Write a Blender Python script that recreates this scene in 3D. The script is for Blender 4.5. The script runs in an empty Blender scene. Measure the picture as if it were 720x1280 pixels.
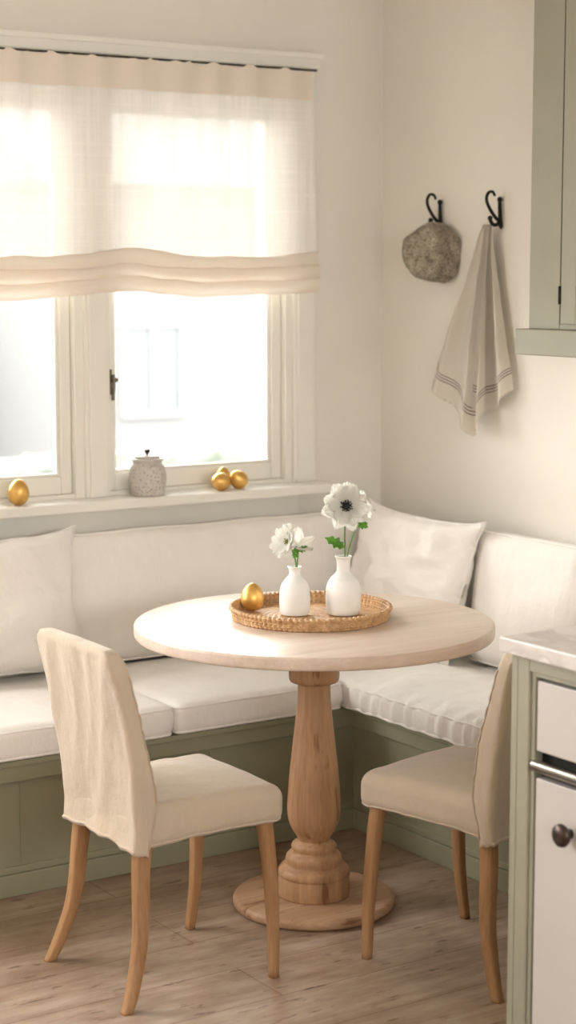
import bpy, bmesh, math, random
from mathutils import Vector, Matrix, noise
C = bpy.data.collections.new('dining_nook'); bpy.context.scene.collection.children.link(C)
PI = math.pi
random.seed(4)
TZ = .773        # table top height
WY, WX = 5.14, 3.80   # window wall plane, right wall plane

# ------------------------------------------------------------------ materials
def srgb(r, g, b):
    f = lambda c: (c/255/12.92) if c/255 <= .04045 else ((c/255+.055)/1.055)**2.4
    return (f(r), f(g), f(b), 1)
def newmat(name):
    m = bpy.data.materials.new(name); m.use_nodes = True
    nt = m.node_tree; b = nt.nodes['Principled BSDF']
    return m, nt, b
def node(nt, t, **kw):
    n = nt.nodes.new(t)
    for k, v in kw.items():
        if k in n.inputs.keys(): n.inputs[k].default_value = v
        else: setattr(n, k, v)
    return n
def coords(nt, scale=(1,1,1), rot=(0,0,0), kind='Object'):
    tc = node(nt, 'ShaderNodeTexCoord'); mp = node(nt, 'ShaderNodeMapping')
    mp.inputs['Scale'].default_value = scale; mp.inputs['Rotation'].default_value = rot
    nt.links.new(tc.outputs[kind], mp.inputs['Vector']); return mp.outputs['Vector']
def ramp(nt, fac, stops):
    r = node(nt, 'ShaderNodeValToRGB'); e = r.color_ramp.elements
    while len(e) < len(stops): e.new(.5)
    for i, (p, c) in enumerate(stops): e[i].position = p; e[i].color = c
    nt.links.new(fac, r.inputs['Fac']); return r.outputs['Color']
def mul(nt, a, b, f=1.0, mode='MULTIPLY'):
    m = node(nt, 'ShaderNodeMix', data_type='RGBA', blend_type=mode); m.inputs[0].default_value = f
    nt.links.new(a, m.inputs[6]); nt.links.new(b, m.inputs[7]); return m.outputs[2]
def bump(nt, b, h, strength, dist=.01):
    n = node(nt, 'ShaderNodeBump', Strength=strength, Distance=dist)
    nt.links.new(h, n.inputs['Height']); nt.links.new(n.outputs['Normal'], b.inputs['Normal'])
def noisetex(nt, vec, scale, detail=4, rough=.5):
    n = node(nt, 'ShaderNodeTexNoise', Scale=scale, Detail=detail, Roughness=rough)
    nt.links.new(vec, n.inputs['Vector']); return n.outputs['Fac']
def g(v): return (v, v, v, 1)

def mat_plain(name, col, rough=.6, spec=.4, metal=0, nscale=12, namp=.04, bstr=.0):
    m, nt, b = newmat(name)
    v = coords(nt); n = noisetex(nt, v, nscale)
    r = ramp(nt, n, [(.3, tuple(c*(1-namp) for c in col[:3])+(1,)), (.7, tuple(min(1, c*(1+namp)) for c in col[:3])+(1,))])
    nt.links.new(r, b.inputs['Base Color'])
    b.inputs['Roughness'].default_value = rough; b.inputs['Specular IOR Level'].default_value = spec
    b.inputs['Metallic'].default_value = metal
    if bstr: bump(nt, b, noisetex(nt, v, nscale*12), bstr, .002)
    return m
def mat_linen(name, col, weave=520, var=.05, bs=.35, wr=.0):
    m, nt, b = newmat(name)
    v = coords(nt)
    n = noisetex(nt, v, 9, 5, .6)
    lo = tuple(c*(1-var) for c in col[:3])+(1,); hi = tuple(min(1, c*(1+var*.6)) for c in col[:3])+(1,)
    base = ramp(nt, n, [(.3, lo), (.7, hi)])
    tx = noisetex(nt, coords(nt, (weave, weave*.12, weave*.12)), 1, 2)
    ty = noisetex(nt, coords(nt, (weave*.12, weave*.12, weave)), 1, 2)
    th = node(nt, 'ShaderNodeMath', operation='ADD'); nt.links.new(tx, th.inputs[0]); nt.links.new(ty, th.inputs[1])
    thc = ramp(nt, th.outputs[0], [(.35, g(.93)), (.65, g(1.0))])
    nt.links.new(mul(nt, base, thc), b.inputs['Base Color'])
    b.inputs['Roughness'].default_value = .92; b.inputs['Specular IOR Level'].default_value = .15
    b.inputs['Sheen Weight'].default_value = .25; b.inputs['Sheen Roughness'].default_value = .5
    b1 = node(nt, 'ShaderNodeBump', Strength=bs, Distance=.0015); nt.links.new(th.outputs[0], b1.inputs['Height'])
    last = b1
    if wr:
        w = noisetex(nt, coords(nt, (1, 1, .45)), 14, 4, .55)
        b2 = node(nt, 'ShaderNodeBump', Strength=wr, Distance=.02); nt.links.new(w, b2.inputs['Height'])
        nt.links.new(b1.outputs['Normal'], b2.inputs['Normal']); last = b2
    nt.links.new(last.outputs['Normal'], b.inputs['Normal'])
    return m
def mat_wood(name, light, dark, axis='Z', grain=18, rough=.55, knots=True, contrast=1.0):
    m, nt, b = newmat(name)
    s = {'X': (.6, 9, 9), 'Y': (9, .6, 9), 'Z': (9, 9, .6)}[axis]
    v = coords(nt, s)
    d = noisetex(nt, v, 1.1, 3, .5)
    w = noisetex(nt, v, grain, 6, .6)
    mix = node(nt, 'ShaderNodeMath', operation='MULTIPLY_ADD'); nt.links.new(w, mix.inputs[0]); mix.inputs[1].default_value = .55
    nt.links.new(d, mix.inputs[2])
    c = ramp(nt, mix.outputs[0], [(.55, dark), (.78, tuple((a+b_)/2 for a, b_ in zip(light, dark))), (1.0, light)])
    if knots:
        s2 = {'X': (4, 20, 20), 'Y': (20, 4, 20), 'Z': (20, 20, 5)}[axis]
        k = noisetex(nt, coords(nt, s2), 1.3, 3, .5)
        kc = ramp(nt, k, [(.0, (.30, .20, .13, 1)), (.35, (.62, .48, .38, 1)), (.40, g(1))])
        c = mul(nt, c, kc, .9)
    nt.links.new(c, b.inputs['Base Color'])
    b.inputs['Roughness'].default_value = rough; b.inputs['Specular IOR Level'].default_value = .35
    bump(nt, b, w, .25, .002)
    return m

M = {}
M['wall'] = mat_plain('wall_paint', srgb(234, 228, 217), .85, .2, nscale=3, namp=.02, bstr=.08)
M['ceiling'] = mat_plain('ceiling_paint', srgb(238, 234, 226), .9, .2)
M['trim'] = mat_plain('trim_paint', srgb(236, 232, 222), .5, .4, nscale=5, namp=.02)
M['green'] = mat_plain('sage_bench_paint', srgb(150, 147, 122), .5, .35, nscale=6, namp=.05, bstr=.05)
M['green_cab'] = mat_plain('sage_cabinet_paint', srgb(150, 146, 127), .5, .35, nscale=6, namp=.04)
M['white_cab'] = mat_plain('white_cabinet_paint', srgb(194, 187, 180), .4, .4, nscale=4, namp=.02)
M['linen'] = mat_linen('cushion_linen', srgb(245, 240, 233), var=.03, wr=.35)
M['linen_back'] = mat_linen('pillow_linen', srgb(243, 237, 229), var=.03, wr=.45)
M['chair_linen'] = mat_linen('chair_slipcover_linen', srgb(190, 173, 152), var=.05, wr=.5)
M['chair_seam'] = mat_linen('chair_seam_linen', srgb(178, 160, 138), var=.05)
M['towel'] = mat_linen('towel_cotton', srgb(232, 218, 198), var=.03)
M['oak'] = mat_wood('oak_leg', srgb(182, 141, 100), srgb(138, 98, 64), 'Z', 14, .5, knots=False)
M['pine'] = mat_wood('pine_column', srgb(196, 155, 117), srgb(148, 108, 76), 'Z', 12, .5)
M['pine_base'] = mat_wood('pine_base', srgb(196, 160, 128), srgb(156, 120, 92), 'X', 12, .5)
M['top'] = mat_wood('washed_tabletop', srgb(226, 209, 194), srgb(200, 178, 159), 'X', 10, .32, knots=False)
M['iron'] = mat_plain('black_iron', srgb(38, 34, 32), .45, .5, metal=.6, nscale=60, namp=.2, bstr=.2)
M['steel'] = mat_plain('brushed_steel', srgb(190, 182, 174), .28, .5, metal=1.0, nscale=40)
M['bronze'] = mat_plain('dark_bronze', srgb(74, 62, 55), .35, .5, metal=.8, nscale=30, namp=.15)
M['porcelain'] = mat_plain('matte_porcelain', srgb(236, 235, 232), .45, .4, nscale=30, namp=.01)
M['gap_shade'] = mat_plain('painted_gap_shade', srgb(40, 36, 32), .8, .2)  # near-black colour standing in for the shade inside cabinet gaps
M['stem'] = mat_plain('green_stem', srgb(96, 138, 60), .5, .4, nscale=80, namp=.15)
M['leaf'] = mat_plain('green_leaf', srgb(112, 166, 66), .5, .4, nscale=60, namp=.25, bstr=.2)
M['brass'] = mat_plain('window_latch_metal', srgb(120, 112, 96), .4, .5, metal=.8)
# gold egg
m, nt, b = newmat('brushed_gold')
v = coords(nt); n = noisetex(nt, v, 40, 5, .6)
nt.links.new(ramp(nt, n, [(.3, srgb(214, 165, 84)), (.7, srgb(238, 196, 120))]), b.inputs['Base Color'])
b.inputs['Metallic'].default_value = .8; b.inputs['Roughness'].default_value = .38
bump(nt, b, noisetex(nt, v, 160, 3), .12, .001); M['gold'] = m
# petal: slightly translucent
m, nt, b = newmat('white_petal')
v = coords(nt); n = noisetex(nt, v, 60, 3)
nt.links.new(ramp(nt, n, [(.3, srgb(240, 238, 232)), (.7, srgb(250, 249, 246))]), b.inputs['Base Color'])
b.inputs['Roughness'].default_value = .6; b.inputs['Specular IOR Level'].default_value = .2
tr = node(nt, 'ShaderNodeBsdfTranslucent', Color=srgb(248, 246, 238)); mx = node(nt, 'ShaderNodeMixShader'); mx.inputs[0].default_value = .45
nt.links.new(b.outputs[0], mx.inputs[1]); nt.links.new(tr.outputs[0], mx.inputs[2])
nt.links.new(mx.outputs[0], nt.nodes['Material Output'].inputs['Surface']); M['petal'] = m
M['stamen'] = mat_plain('dark_flower_center', srgb(34, 36, 26), .6, .3, nscale=300, namp=.3, bstr=.5)
M['stamen_green'] = mat_plain('olive_flower_center', srgb(120, 116, 50), .6, .3, nscale=300, namp=.4, bstr=.5)
# speckled jar
def speckle(name, base, dark, light, sc=70, rough=.5, thr=.30):
    m, nt, b = newmat(name)
    v = coords(nt)
    vo = node(nt, 'ShaderNodeTexVoronoi', Scale=sc); nt.links.new(v, vo.inputs['Vector'])
    n = noisetex(nt, v, sc*.25, 5, .7)
    c = ramp(nt, vo.outputs['Distance'], [(.0, dark), (thr*.5, dark), (thr, g(1)), (1, g(1))])
    c2 = ramp(nt, n, [(.35, base), (.65, light)])
    nt.links.new(mul(nt, c2, c, .8), b.inputs['Base Color'])
    b.inputs['Roughness'].default_value = rough
    bump(nt, b, noisetex(nt, v, sc*1.5), .25, .003)
    return m
M['jar'] = speckle('speckled_ceramic', srgb(186, 179, 168), srgb(152, 138, 124), srgb(208, 202, 192), 105, .6, .34)
M['jar_glaze'] = mat_plain('grey_glazed_lid', srgb(200, 194, 186), .35, .5, nscale=60, namp=.06)
M['stone'] = speckle('grey_brown_stone', srgb(122, 112, 96), srgb(130, 120, 106), srgb(176, 166, 146), 130, .9, .42)
# rattan
m, nt, b = newmat('woven_rattan')
v = coords(nt); n = noisetex(nt, v, 45, 3, .7); n2 = noisetex(nt, v, 14, 3)
c = ramp(nt, n, [(.30, srgb(166, 124, 82)), (.5, srgb(194, 152, 106)), (.68, srgb(214, 178, 134))])
nt.links.new(c, b.inputs['Base Color']); b.inputs['Roughness'].default_value = .5
M['rattan'] = m
# marble
m, nt, b = newmat('white_marble')
v = coords(nt, (1, 1, 1)); w = node(nt, 'ShaderNodeTexNoise', Scale=3.5, Detail=8, Roughness=.6, Distortion=1.6); nt.links.new(v, w.inputs['Vector'])
nt.links.new(ramp(nt, w.outputs['Fac'], [(.38, srgb(214, 206, 200)), (.49, srgb(190, 181, 175)), (.53, srgb(216, 208, 202)), (.7, srgb(224, 217, 211))]), b.inputs['Base Color'])
b.inputs['Roughness'].default_value = .35; M['marble'] = m
# floor boards
m, nt, b = newmat('weathered_floorboards')
v = coords(nt)
br = node(nt, 'ShaderNodeTexBrick', Scale=1.0); nt.links.new(v, br.inputs['Vector'])
br.offset = .37; br.inputs['Brick Width'].default_value = 2.3; br.inputs['Row Height'].default_value = .205
br.inputs['Mortar Size'].default_value = .0022; br.inputs['Mortar Smooth'].default_value = .3
br.inputs['Color1'].default_value = g(.90); br.inputs['Color2'].default_value = g(1.0); br.inputs['Mortar'].default_value = (.60, .50, .43, 1)
n = noisetex(nt, coords(nt, (1.6, 11, 1)), 2.4, 9, .72)
n2 = noisetex(nt, coords(nt, (1.6, 3.2, 1)), 1.7, 7, .7)
c = ramp(nt, n, [(.25, srgb(142, 116, 94)), (.48, srgb(172, 148, 126)), (.75, srgb(196, 178, 160))])
c2 = ramp(nt, n2, [(.36, (.60, .52, .45, 1)), (.60, g(1))])
k = noisetex(nt, coords(nt, (7, 26, 1)), 1.4, 4, .6)
kc = ramp(nt, k, [(0, (.25, .18, .13, 1)), (.33, (.42, .33, .26, 1)), (.39, g(1))])
c = mul(nt, mul(nt, mul(nt, c, br.outputs['Color']), c2, .8), kc, .85)
nt.links.new(c, b.inputs['Base Color']); b.inputs['Roughness'].default_value = .36; b.inputs['Specular IOR Level'].default_value = .6
bump(nt, b, n, .25, .003); M['floor'] = m
# glass pane
m, nt, b = newmat('window_glass'); nt.nodes.remove(b)
t = node(nt, 'ShaderNodeBsdfTransparent', Color=(.97, .98, .97, 1)); gl = node(nt, 'ShaderNodeBsdfGlossy', Roughness=.02)
fr = node(nt, 'ShaderNodeFresnel', IOR=1.45); mx = node(nt, 'ShaderNodeMixShader')
nt.links.new(fr.outputs[0], mx.inputs[0]); nt.links.new(t.outputs[0], mx.inputs[1]); nt.links.new(gl.outputs[0], mx.inputs[2])
nt.links.new(mx.outputs[0], nt.nodes['Material Output'].inputs['Surface']); M['glass'] = m
# sheer gauze: thread pattern decides how open the cloth is
def gauze(name, col, open_, front):
    m, nt, b = newmat(name); nt.nodes.remove(b)
    tr = node(nt, 'ShaderNodeBsdfTranslucent', Color=col); df = node(nt, 'ShaderNodeBsdfDiffuse', Color=col)
    tp = node(nt, 'ShaderNodeBsdfTransparent', Color=(1, .985, .96, 1))
    m1 = node(nt, 'ShaderNodeMixShader'); m1.inputs[0].default_value = front
    nt.links.new(tr.outputs[0], m1.inputs[1]); nt.links.new(df.outputs[0], m1.inputs[2])
    a = noisetex(nt, coords(nt, (95, 1, 1.2)), 1, 3, .7); c_ = noisetex(nt, coords(nt, (1.2, 1, 95)), 1, 3, .7)
    mxm = node(nt, 'ShaderNodeMath', operation='MAXIMUM'); nt.links.new(a, mxm.inputs[0]); nt.links.new(c_, mxm.inputs[1])
    mr = node(nt, 'ShaderNodeMapRange'); nt.links.new(mxm.outputs[0], mr.inputs['Value'])
    mr.inputs['From Min'].default_value = .45; mr.inputs['From Max'].default_value = .80
    mr.inputs['To Min'].default_value = open_; mr.inputs['To Max'].default_value = 0.0
    st = noisetex(nt, coords(nt, (16, 1, 1.1)), 1, 4, .6)      # crushed pleats: cloth lies denser along them
    sr = node(nt, 'ShaderNodeMapRange'); nt.links.new(st, sr.inputs['Value'])
    sr.inputs['From Min'].default_value = .48; sr.inputs['From Max'].default_value = .62; sr.inputs['To Min'].default_value = 1.0; sr.inputs['To Max'].default_value = .55
    pm = node(nt, 'ShaderNodeMath', operation='MULTIPLY'); nt.links.new(mr.outputs[0], pm.inputs[0]); nt.links.new(sr.outputs[0], pm.inputs[1])
    m2 = node(nt, 'ShaderNodeMixShader'); nt.links.new(pm.outputs[0], m2.inputs[0])
    nt.links.new(m1.outputs[0], m2.inputs[1]); nt.links.new(tp.outputs[0], m2.inputs[2])
    nt.links.new(m2.outputs[0], nt.nodes['Material Output'].inputs['Surface']); return m
M['gauze'] = gauze('sheer_gauze', srgb(250, 246, 240), .17, .87)
M['gauze_thick'] = gauze('doubled_gauze', srgb(241, 228, 213), .035, .88)
M['out_wall'] = mat_plain('neighbour_render', srgb(106, 105, 104), .9)
M['out_dark'] = mat_plain('neighbour_window', srgb(94, 96, 99), .6)
M['out_frame'] = mat_plain('neighbour_window_frame', srgb(116, 115, 114), .8)
M['hedge'] = mat_plain('hedge_leaves', srgb(92, 96, 88), .9, nscale=8, namp=.3)
M['ground_out'] = mat_plain('garden_ground', srgb(106, 105, 104), .9)

# ------------------------------------------------------------------ mesh helpers
def obj(name, bm, mat, parent=None, smooth=True, loc=None):
    me = bpy.data.meshes.new(name); bm.normal_update(); bm.to_mesh(me); bm.free()
    if smooth:
        for p in me.polygons: p.use_smooth = True
    o = bpy.data.objects.new(name, me); C.objects.link(o)
    for mm in (mat if isinstance(mat, (list, tuple)) else [mat]): me.materials.append(mm)
    if parent: o.parent = parent
    if loc is not None: o.location = loc
    return o
def thing(name, label, cat, loc=(0, 0, 0), rot=(0, 0, 0), group=None):
    o = bpy.data.objects.new(name, None); C.objects.link(o); o.empty_display_size = .05
    o.location = loc; o.rotation_euler = rot; return tag(o, label, cat, group)
def tag(o, label, cat, group=None):
    o['label'] = label; o['category'] = cat
    if group: o['group'] = group
    return o
def struct(name, bm, mat, smooth=False):
    o = obj(name, bm, mat, None, smooth); o['kind'] = 'structure'; return o
def box(bm, x0, x1, y0, y1, z0, z1, bev=0.0, mi=0):
    r = bmesh.ops.create_cube(bm, size=1.0)
    vs = r['verts']
    for v in vs:
        v.co = Vector(((x0+x1)/2+v.co.x*(x1-x0), (y0+y1)/2+v.co.y*(y1-y0), (z0+z1)/2+v.co.z*(z1-z0)))
    if bev:
        es = list({e for v in vs for e in v.link_edges})
        bmesh.ops.bevel(bm, geom=es, offset=bev, segments=2, affect='EDGES', profile=.5)
    return bm
def bx(*a, bev=.003):
    return box(bmesh.new(), *a, bev=bev)
def lathe(prof, seg=64, bm=None, close=True, center=(0, 0, 0)):
    bm = bm or bmesh.new(); rings = []
    cx, cy, cz = center
    for r, z in prof:
        if r < 1e-5: rings.append([bm.verts.new((cx, cy, cz+z))])
        else: rings.append([bm.verts.new((cx+r*math.cos(2*PI*i/seg), cy+r*math.sin(2*PI*i/seg), cz+z)) for i in range(seg)])
    for a, b_ in zip(rings, rings[1:]):
        for i in range(seg):
            j = (i+1) % seg
            if len(a) == 1 and len(b_) == 1: continue
            if len(a) == 1: bm.faces.new((a[0], b_[i], b_[j]))
            elif len(b_) == 1: bm.faces.new((a[i], b_[0], a[j]))
            else: bm.faces.new((a[i], b_[i], b_[j], a[j]))
    bmesh.ops.recalc_face_normals(bm, faces=bm.faces)
    return bm
def smoothprof(pts, n=4):
    out = []
    P = [Vector((p[0], p[1])) for p in pts]
    for i in range(len(P)-1):
        p0 = P[max(i-1, 0)]; p1 = P[i]; p2 = P[i+1]; p3 = P[min(i+2, len(P)-1)]
        for k in range(n):
            t = k/n
            q = .5*((2*p1)+(p2-p0)*t+(2*p0-5*p1+4*p2-p3)*t*t+(3*p1-p0-3*p2+p3)*t**3)
            out.append((max(q.x, 0), q.y))
    out.append(tuple(P[-1])); return out
def catmull(P, n=8, closed=False):
    P = [Vector(p) for p in P]; out = []; N = len(P)
    rng = range(N) if closed else range(N-1)
    for i in rng:
        p0 = P[(i-1) % N] if closed else P[max(i-1, 0)]; p1 = P[i]; p2 = P[(i+1) % N]; p3 = P[(i+2) % N] if closed else P[min(i+2, N-1)]
        for k in range(n):
            t = k/n
            out.append(.5*((2*p1)+(p2-p0)*t+(2*p0-5*p1+4*p2-p3)*t*t+(3*p1-p0-3*p2+p3)*t**3))
    if not closed: out.append(P[-1])
    return out
def tube(bm, pts, rad, seg=8, closed=False):
    pts = [Vector(p) for p in pts]; n = len(pts); rings = []
    R = rad if callable(rad) else (lambda t: rad)
    up = Vector((0, 0, 1)); prev = None
    for i, p in enumerate(pts):
        a = pts[(i-1) % n] if (closed or i > 0) else p; b_ = pts[(i+1) % n] if (closed or i < n-1) else p
        d = (b_-a).normalized()
        if prev is None:
            s = d.cross(up)
            if s.length < .1: s = d.cross(Vector((1, 0, 0)))
            s.normalize()
        else:
            s = prev-d*prev.dot(d)
            s = s.normalized() if s.length > 1e-6 else d.orthogonal().normalized()
        prev = s; t_ = d.cross(s); r = R(i/(n-1))
        rings.append([bm.verts.new(p+s*math.cos(2*PI*k/seg)*r+t_*math.sin(2*PI*k/seg)*r) for k in range(seg)])
    rr = list(zip(rings, rings[1:]))+([(rings[-1], rings[0])] if closed else [])
    for a, b_ in rr:
        for k in range(seg):
            j = (k+1) % seg; bm.faces.new((a[k], a[j], b_[j], b_[k]))
    if not closed:
        bm.faces.new(rings[0][::-1]); bm.faces.new(rings[-1])
    bmesh.ops.recalc_face_normals(bm, faces=bm.faces)
    return bm
def cubegrid(nu, nv, nw, fn):
    """closed surface of a u,v,w in [-1,1] box, mapped through fn -> Vector"""
    bm = bmesh.new(); cache = {}
    def V(i, j, k):
        key = (i, j, k)
        if key not in cache: cache[key] = bm.verts.new(fn(2*i/nu-1, 2*j/nv-1, 2*k/nw-1))
        return cache[key]
    for i in range(nu):
        for j in range(nv):
            for k in (0, nw):
                f = [V(i, j, k), V(i+1, j, k), V(i+1, j+1, k), V(i, j+1, k)]; bm.faces.new(f if k else f[::-1])
    for i in range(nu):
        for k in range(nw):
            for j in (0, nv):
                f = [V(i, j, k), V(i+1, j, k), V(i+1, j, k+1), V(i, j, k+1)]; bm.faces.new(f[::-1] if j else f)
    for j in range(nv):
        for k in range(nw):
            for i in (0, nu):
                f = [V(i, j, k), V(i, j+1, k), V(i, j+1, k+1), V(i, j, k+1)]; bm.faces.new(f if i else f[::-1])
    bmesh.ops.recalc_face_normals(bm, faces=bm.faces)
    return bm
def rbox(u, v, w, hx, hy, hz, r):
    e = lambda t: math.copysign(abs(t)**.8, t)      # crowd samples toward the rounded rim
    p = Vector((e(u)*hx, e(v)*hy, e(w)*hz)); q = Vector((max(-hx+r, min(hx-r, p.x)), max(-hy+r, min(hy-r, p.y)), max(-hz+r, min(hz-r, p.z))))
    d = p-q
    if d.length > 1e-9:
        m = max(abs(d.x), abs(d.y), abs(d.z)); d = d.normalized()*m
    return q+d
def nz(x, y, z): return noise.noise(Vector((x, y, z)))
def ridged(p, sc, seed):
    return 1-abs(nz(p.x*sc[0]+seed, p.y*sc[1]+seed*1.7, p.z*sc[2]-seed))*2

def seat_cushion(name, label, x0, x1, y0, y1, z0, z1, seed, gather=0, group=None, dome=.013, over=.0):
    cx, cy, cz = (x0+x1)/2, (y0+y1)/2, (z0+z1)/2
    hx, hy, hz = (x1-x0)/2, (y1-y0)/2, (z1-z0)/2
    root = thing(name, label, 'cushion', (cx, cy, z0), group=group)
    def f(u, v, w):
        p = rbox(u, v, w, hx, hy, hz, .022)
        k = (1-abs(p.x/hx)**3)*(1-abs(p.y/hy)**3); k = max(0, k)
        bk = (p.x/hx if gather else p.y/hy); k *= 1-.9*max(0, min(1, (bk-.0)/.5))      # flattened under the back cushions
        side = 1-(p.z/hz)**2
        rim = max(abs(p.x/hx), abs(p.y/hy))
        if p.z > 0: p.z += dome*k*(p.z/hz)
        else: p.z = max(p.z, -hz+.0005)
        ex = math.copysign(.007*side, p.x) if abs(p.x/hx) > .9 else 0
        ey = math.copysign(.007*side, p.y) if abs(p.y/hy) > .9 else 0
        p.x += ex; p.y += ey
        n = .0045*nz(p.x*5+seed, p.y*5, p.z*6)+.003*ridged(p, (9, 14, 9), seed)-.004*max(0, bk)
        if p.z > 0: p.z += n*(.4+k)
        if gather:
            q = (p.y if abs(p.x/hx) > .9 else p.x)
            a = gather*(math.sin(q*120+3*nz(q*9, seed, 0))*.6+nz(q*60, p.z*6, seed)*.8)*max(0, side)
            if abs(p.x/hx) > .85: p.x += a*.6*(1 if p.x > 0 else -1)
            if abs(p.y/hy) > .85: p.y += a*.6*(1 if p.y > 0 else -1)
            if p.z > 0: p.z += .0050*math.sin(q*85+seed+3*nz(q*9, seed, 0))*max(0, 1-(1-rim)/.45)*max(0, min(1, (1-rim)*20))
        else:
            if side > .2 and rim > .88: p.x += .003*nz(p.x*12, p.y*12, p.z*30+seed); p.y += .003*nz(p.x*12+5, p.y*12, p.z*30+seed)
        return p+Vector((0, 0, hz))
    n1 = max(24, int(hx*2/.016)); n2 = max(24, int(hy*2/(.008 if gather else .016)))
    obj('cushion_body', cubegrid(n1, n2, 10, f), M['linen'], root)
    for zz, s in ((hz*2-.012, 1), (.010, -1)):
        pts = []
        r = .02
        corners = [(hx, hy), (-hx, hy), (-hx, -hy), (hx, -hy)]
        for ci, (ax, ay) in enumerate(corners):
            for k in range(5):
                a = (ci*90+k*22.5)*PI/180
                qx = math.copysign(hx-r, ax)+r*math.cos(a); qy = math.copysign(hy-r, ay)+r*math.sin(a)
                pts.append((qx, qy))
            nx_, ny_ = corners[(ci+1) % 4]
            ax2, ay2 = pts[-1]
            tgt = (math.copysign(hx-r, nx_)+r*math.cos((ci+1)*PI/2), math.copysign(hy-r, ny_)+r*math.sin((ci+1)*PI/2))
            L = math.hypot(tgt[0]-ax2, tgt[1]-ay2); m = int(L/.03)
            for k in range(1, m):
                t = k/m; pts.append((ax2+(tgt[0]-ax2)*t, ay2+(tgt[1]-ay2)*t))
        P = [Vector((a*1.0, b_*1.0, zz+.003*nz(a*7+seed, b_*7, s)+(.002 if gather else 0)*math.sin((a+b_)*60))) for a, b_ in pts]
        obj('piping', tube(bmesh.new(), P, .0042, 6, True), M['linen'], root)
    return root

def pillow(name, label, center, hw, hh, th, rot, seed, pinch=.035, mat='linen_back', wr=.010, sag=0.0, group=None, ear=.02):
    """knife-edge pillow standing in local XZ plane, thickness along Y"""
    root = thing(name, label, 'pillow', center, rot, group)
    def outline(u, v):
        x = u*hw*(1-pinch*(1-abs(v))**1*abs(u)**2*1.0*(1-v*v)); z = v*hh*(1-pinch*(1-u*u))
        e = (abs(u)*abs(v))**6*ear; x += math.copysign(e, u); z += math.copysign(e, v)
        return x, z
    def f(u, v, w):
        x, z = outline(u, v)
        prof = max(0, (1-abs(u)**2.6)*(1-abs(v)**2.6))**.45
        y = w*th*prof
        z -= sag*(1-abs(u))*prof*.0
        p = Vector((x, 0, z))
        a = math.atan2(v, u)
        crease = math.sin(a*9+seed+2*nz(u*2, v*2, seed))*(abs(u)*abs(v))**.8*.010
        n = wr*(.6*nz(x*5+seed, z*7, 0)+.5*ridged(Vector((x, z, 0)), (7, 11, 1), seed)+.50*ridged(Vector((x+z*.5, z-x*.2, 0)), (10, 24, 1), seed+4)-.5)*prof
        edge = .004*nz(x*14, z*14, seed)
        return Vector((x+edge*(1-prof), y+(crease+n)*(1 if w > 0 else -1 if w < 0 else 0), z+edge*(1-prof)))
    N1 = max(30, int(hw*2/.012)); N2 = max(30, int(hh*2/.012))
    bm = cubegrid(N1, N2, 2, lambda u, v, w: f(u, v, w))
    obj('pillow_body', bm, M[mat], root)
    pts = []
    for s in range(4):
        for k in range(36):
            t = -1+2*k/36
            u, v = [(t, 1), (1, -t), (-t, -1), (-1, t)][s]
            x, z = outline(u, v); ed = .004*nz(x*14, z*14, seed); pts.append(Vector((x+ed, 0, z+ed)))
    obj('piping', tube(bmesh.new(), pts, .0035, 6, True), M[mat], root)
    return root

# ------------------------------------------------------------------ room shell
RX0, RY0, CH = -1.6, -1.3, 2.75
struct('floor', bx(RX0-.2, WX+.2, RY0-.2, WY+.2, -.1, 0, bev=0), M['floor'])
struct('ceiling', bx(RX0-.2, WX+.2, RY0-.2, WY+.2, CH, CH+.1, bev=0), M['ceiling'])
struct('wall_right', bx(WX, WX+.2, RY0, WY+.2, 0, CH, bev=0), M['wall'])
GT, GB = 2.27, .985
bm = bmesh.new()          # window wall with two openings
for a in ((RX0-.2, -.85, 0, CH), (-.85, 1.45, 0, .95), (-.85, 1.45, 2.4, CH), (1.45, 1.945, 0, CH), (1.945, 3.415, 0, GB-.03), (1.945, 3.415, GT, CH), (3.415, WX+.0, 0, CH)):
    box(bm, a[0], a[1], WY, WY+.2, a[2], a[3])
struct('wall_left', bm, M['wall'])
bm = bmesh.new()          # solid side wall out of frame
box(bm, RX0-.2, RX0, RY0, WY, 0, CH)
struct('wall_side', bm, M['wall'])
bm = bmesh.new()
for a in ((RX0-.2, -.8, 0, CH), (-.8, 3.0, 0, 1.5), (-.8, 3.0, 2.1, CH), (3.0, WX+.2, 0, CH)): box(bm, a[0], a[1], RY0-.2, RY0, a[2], a[3])  # unseen high opening, added to let fill light in from behind
struct('wall_back', bm, M['wall'])

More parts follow.
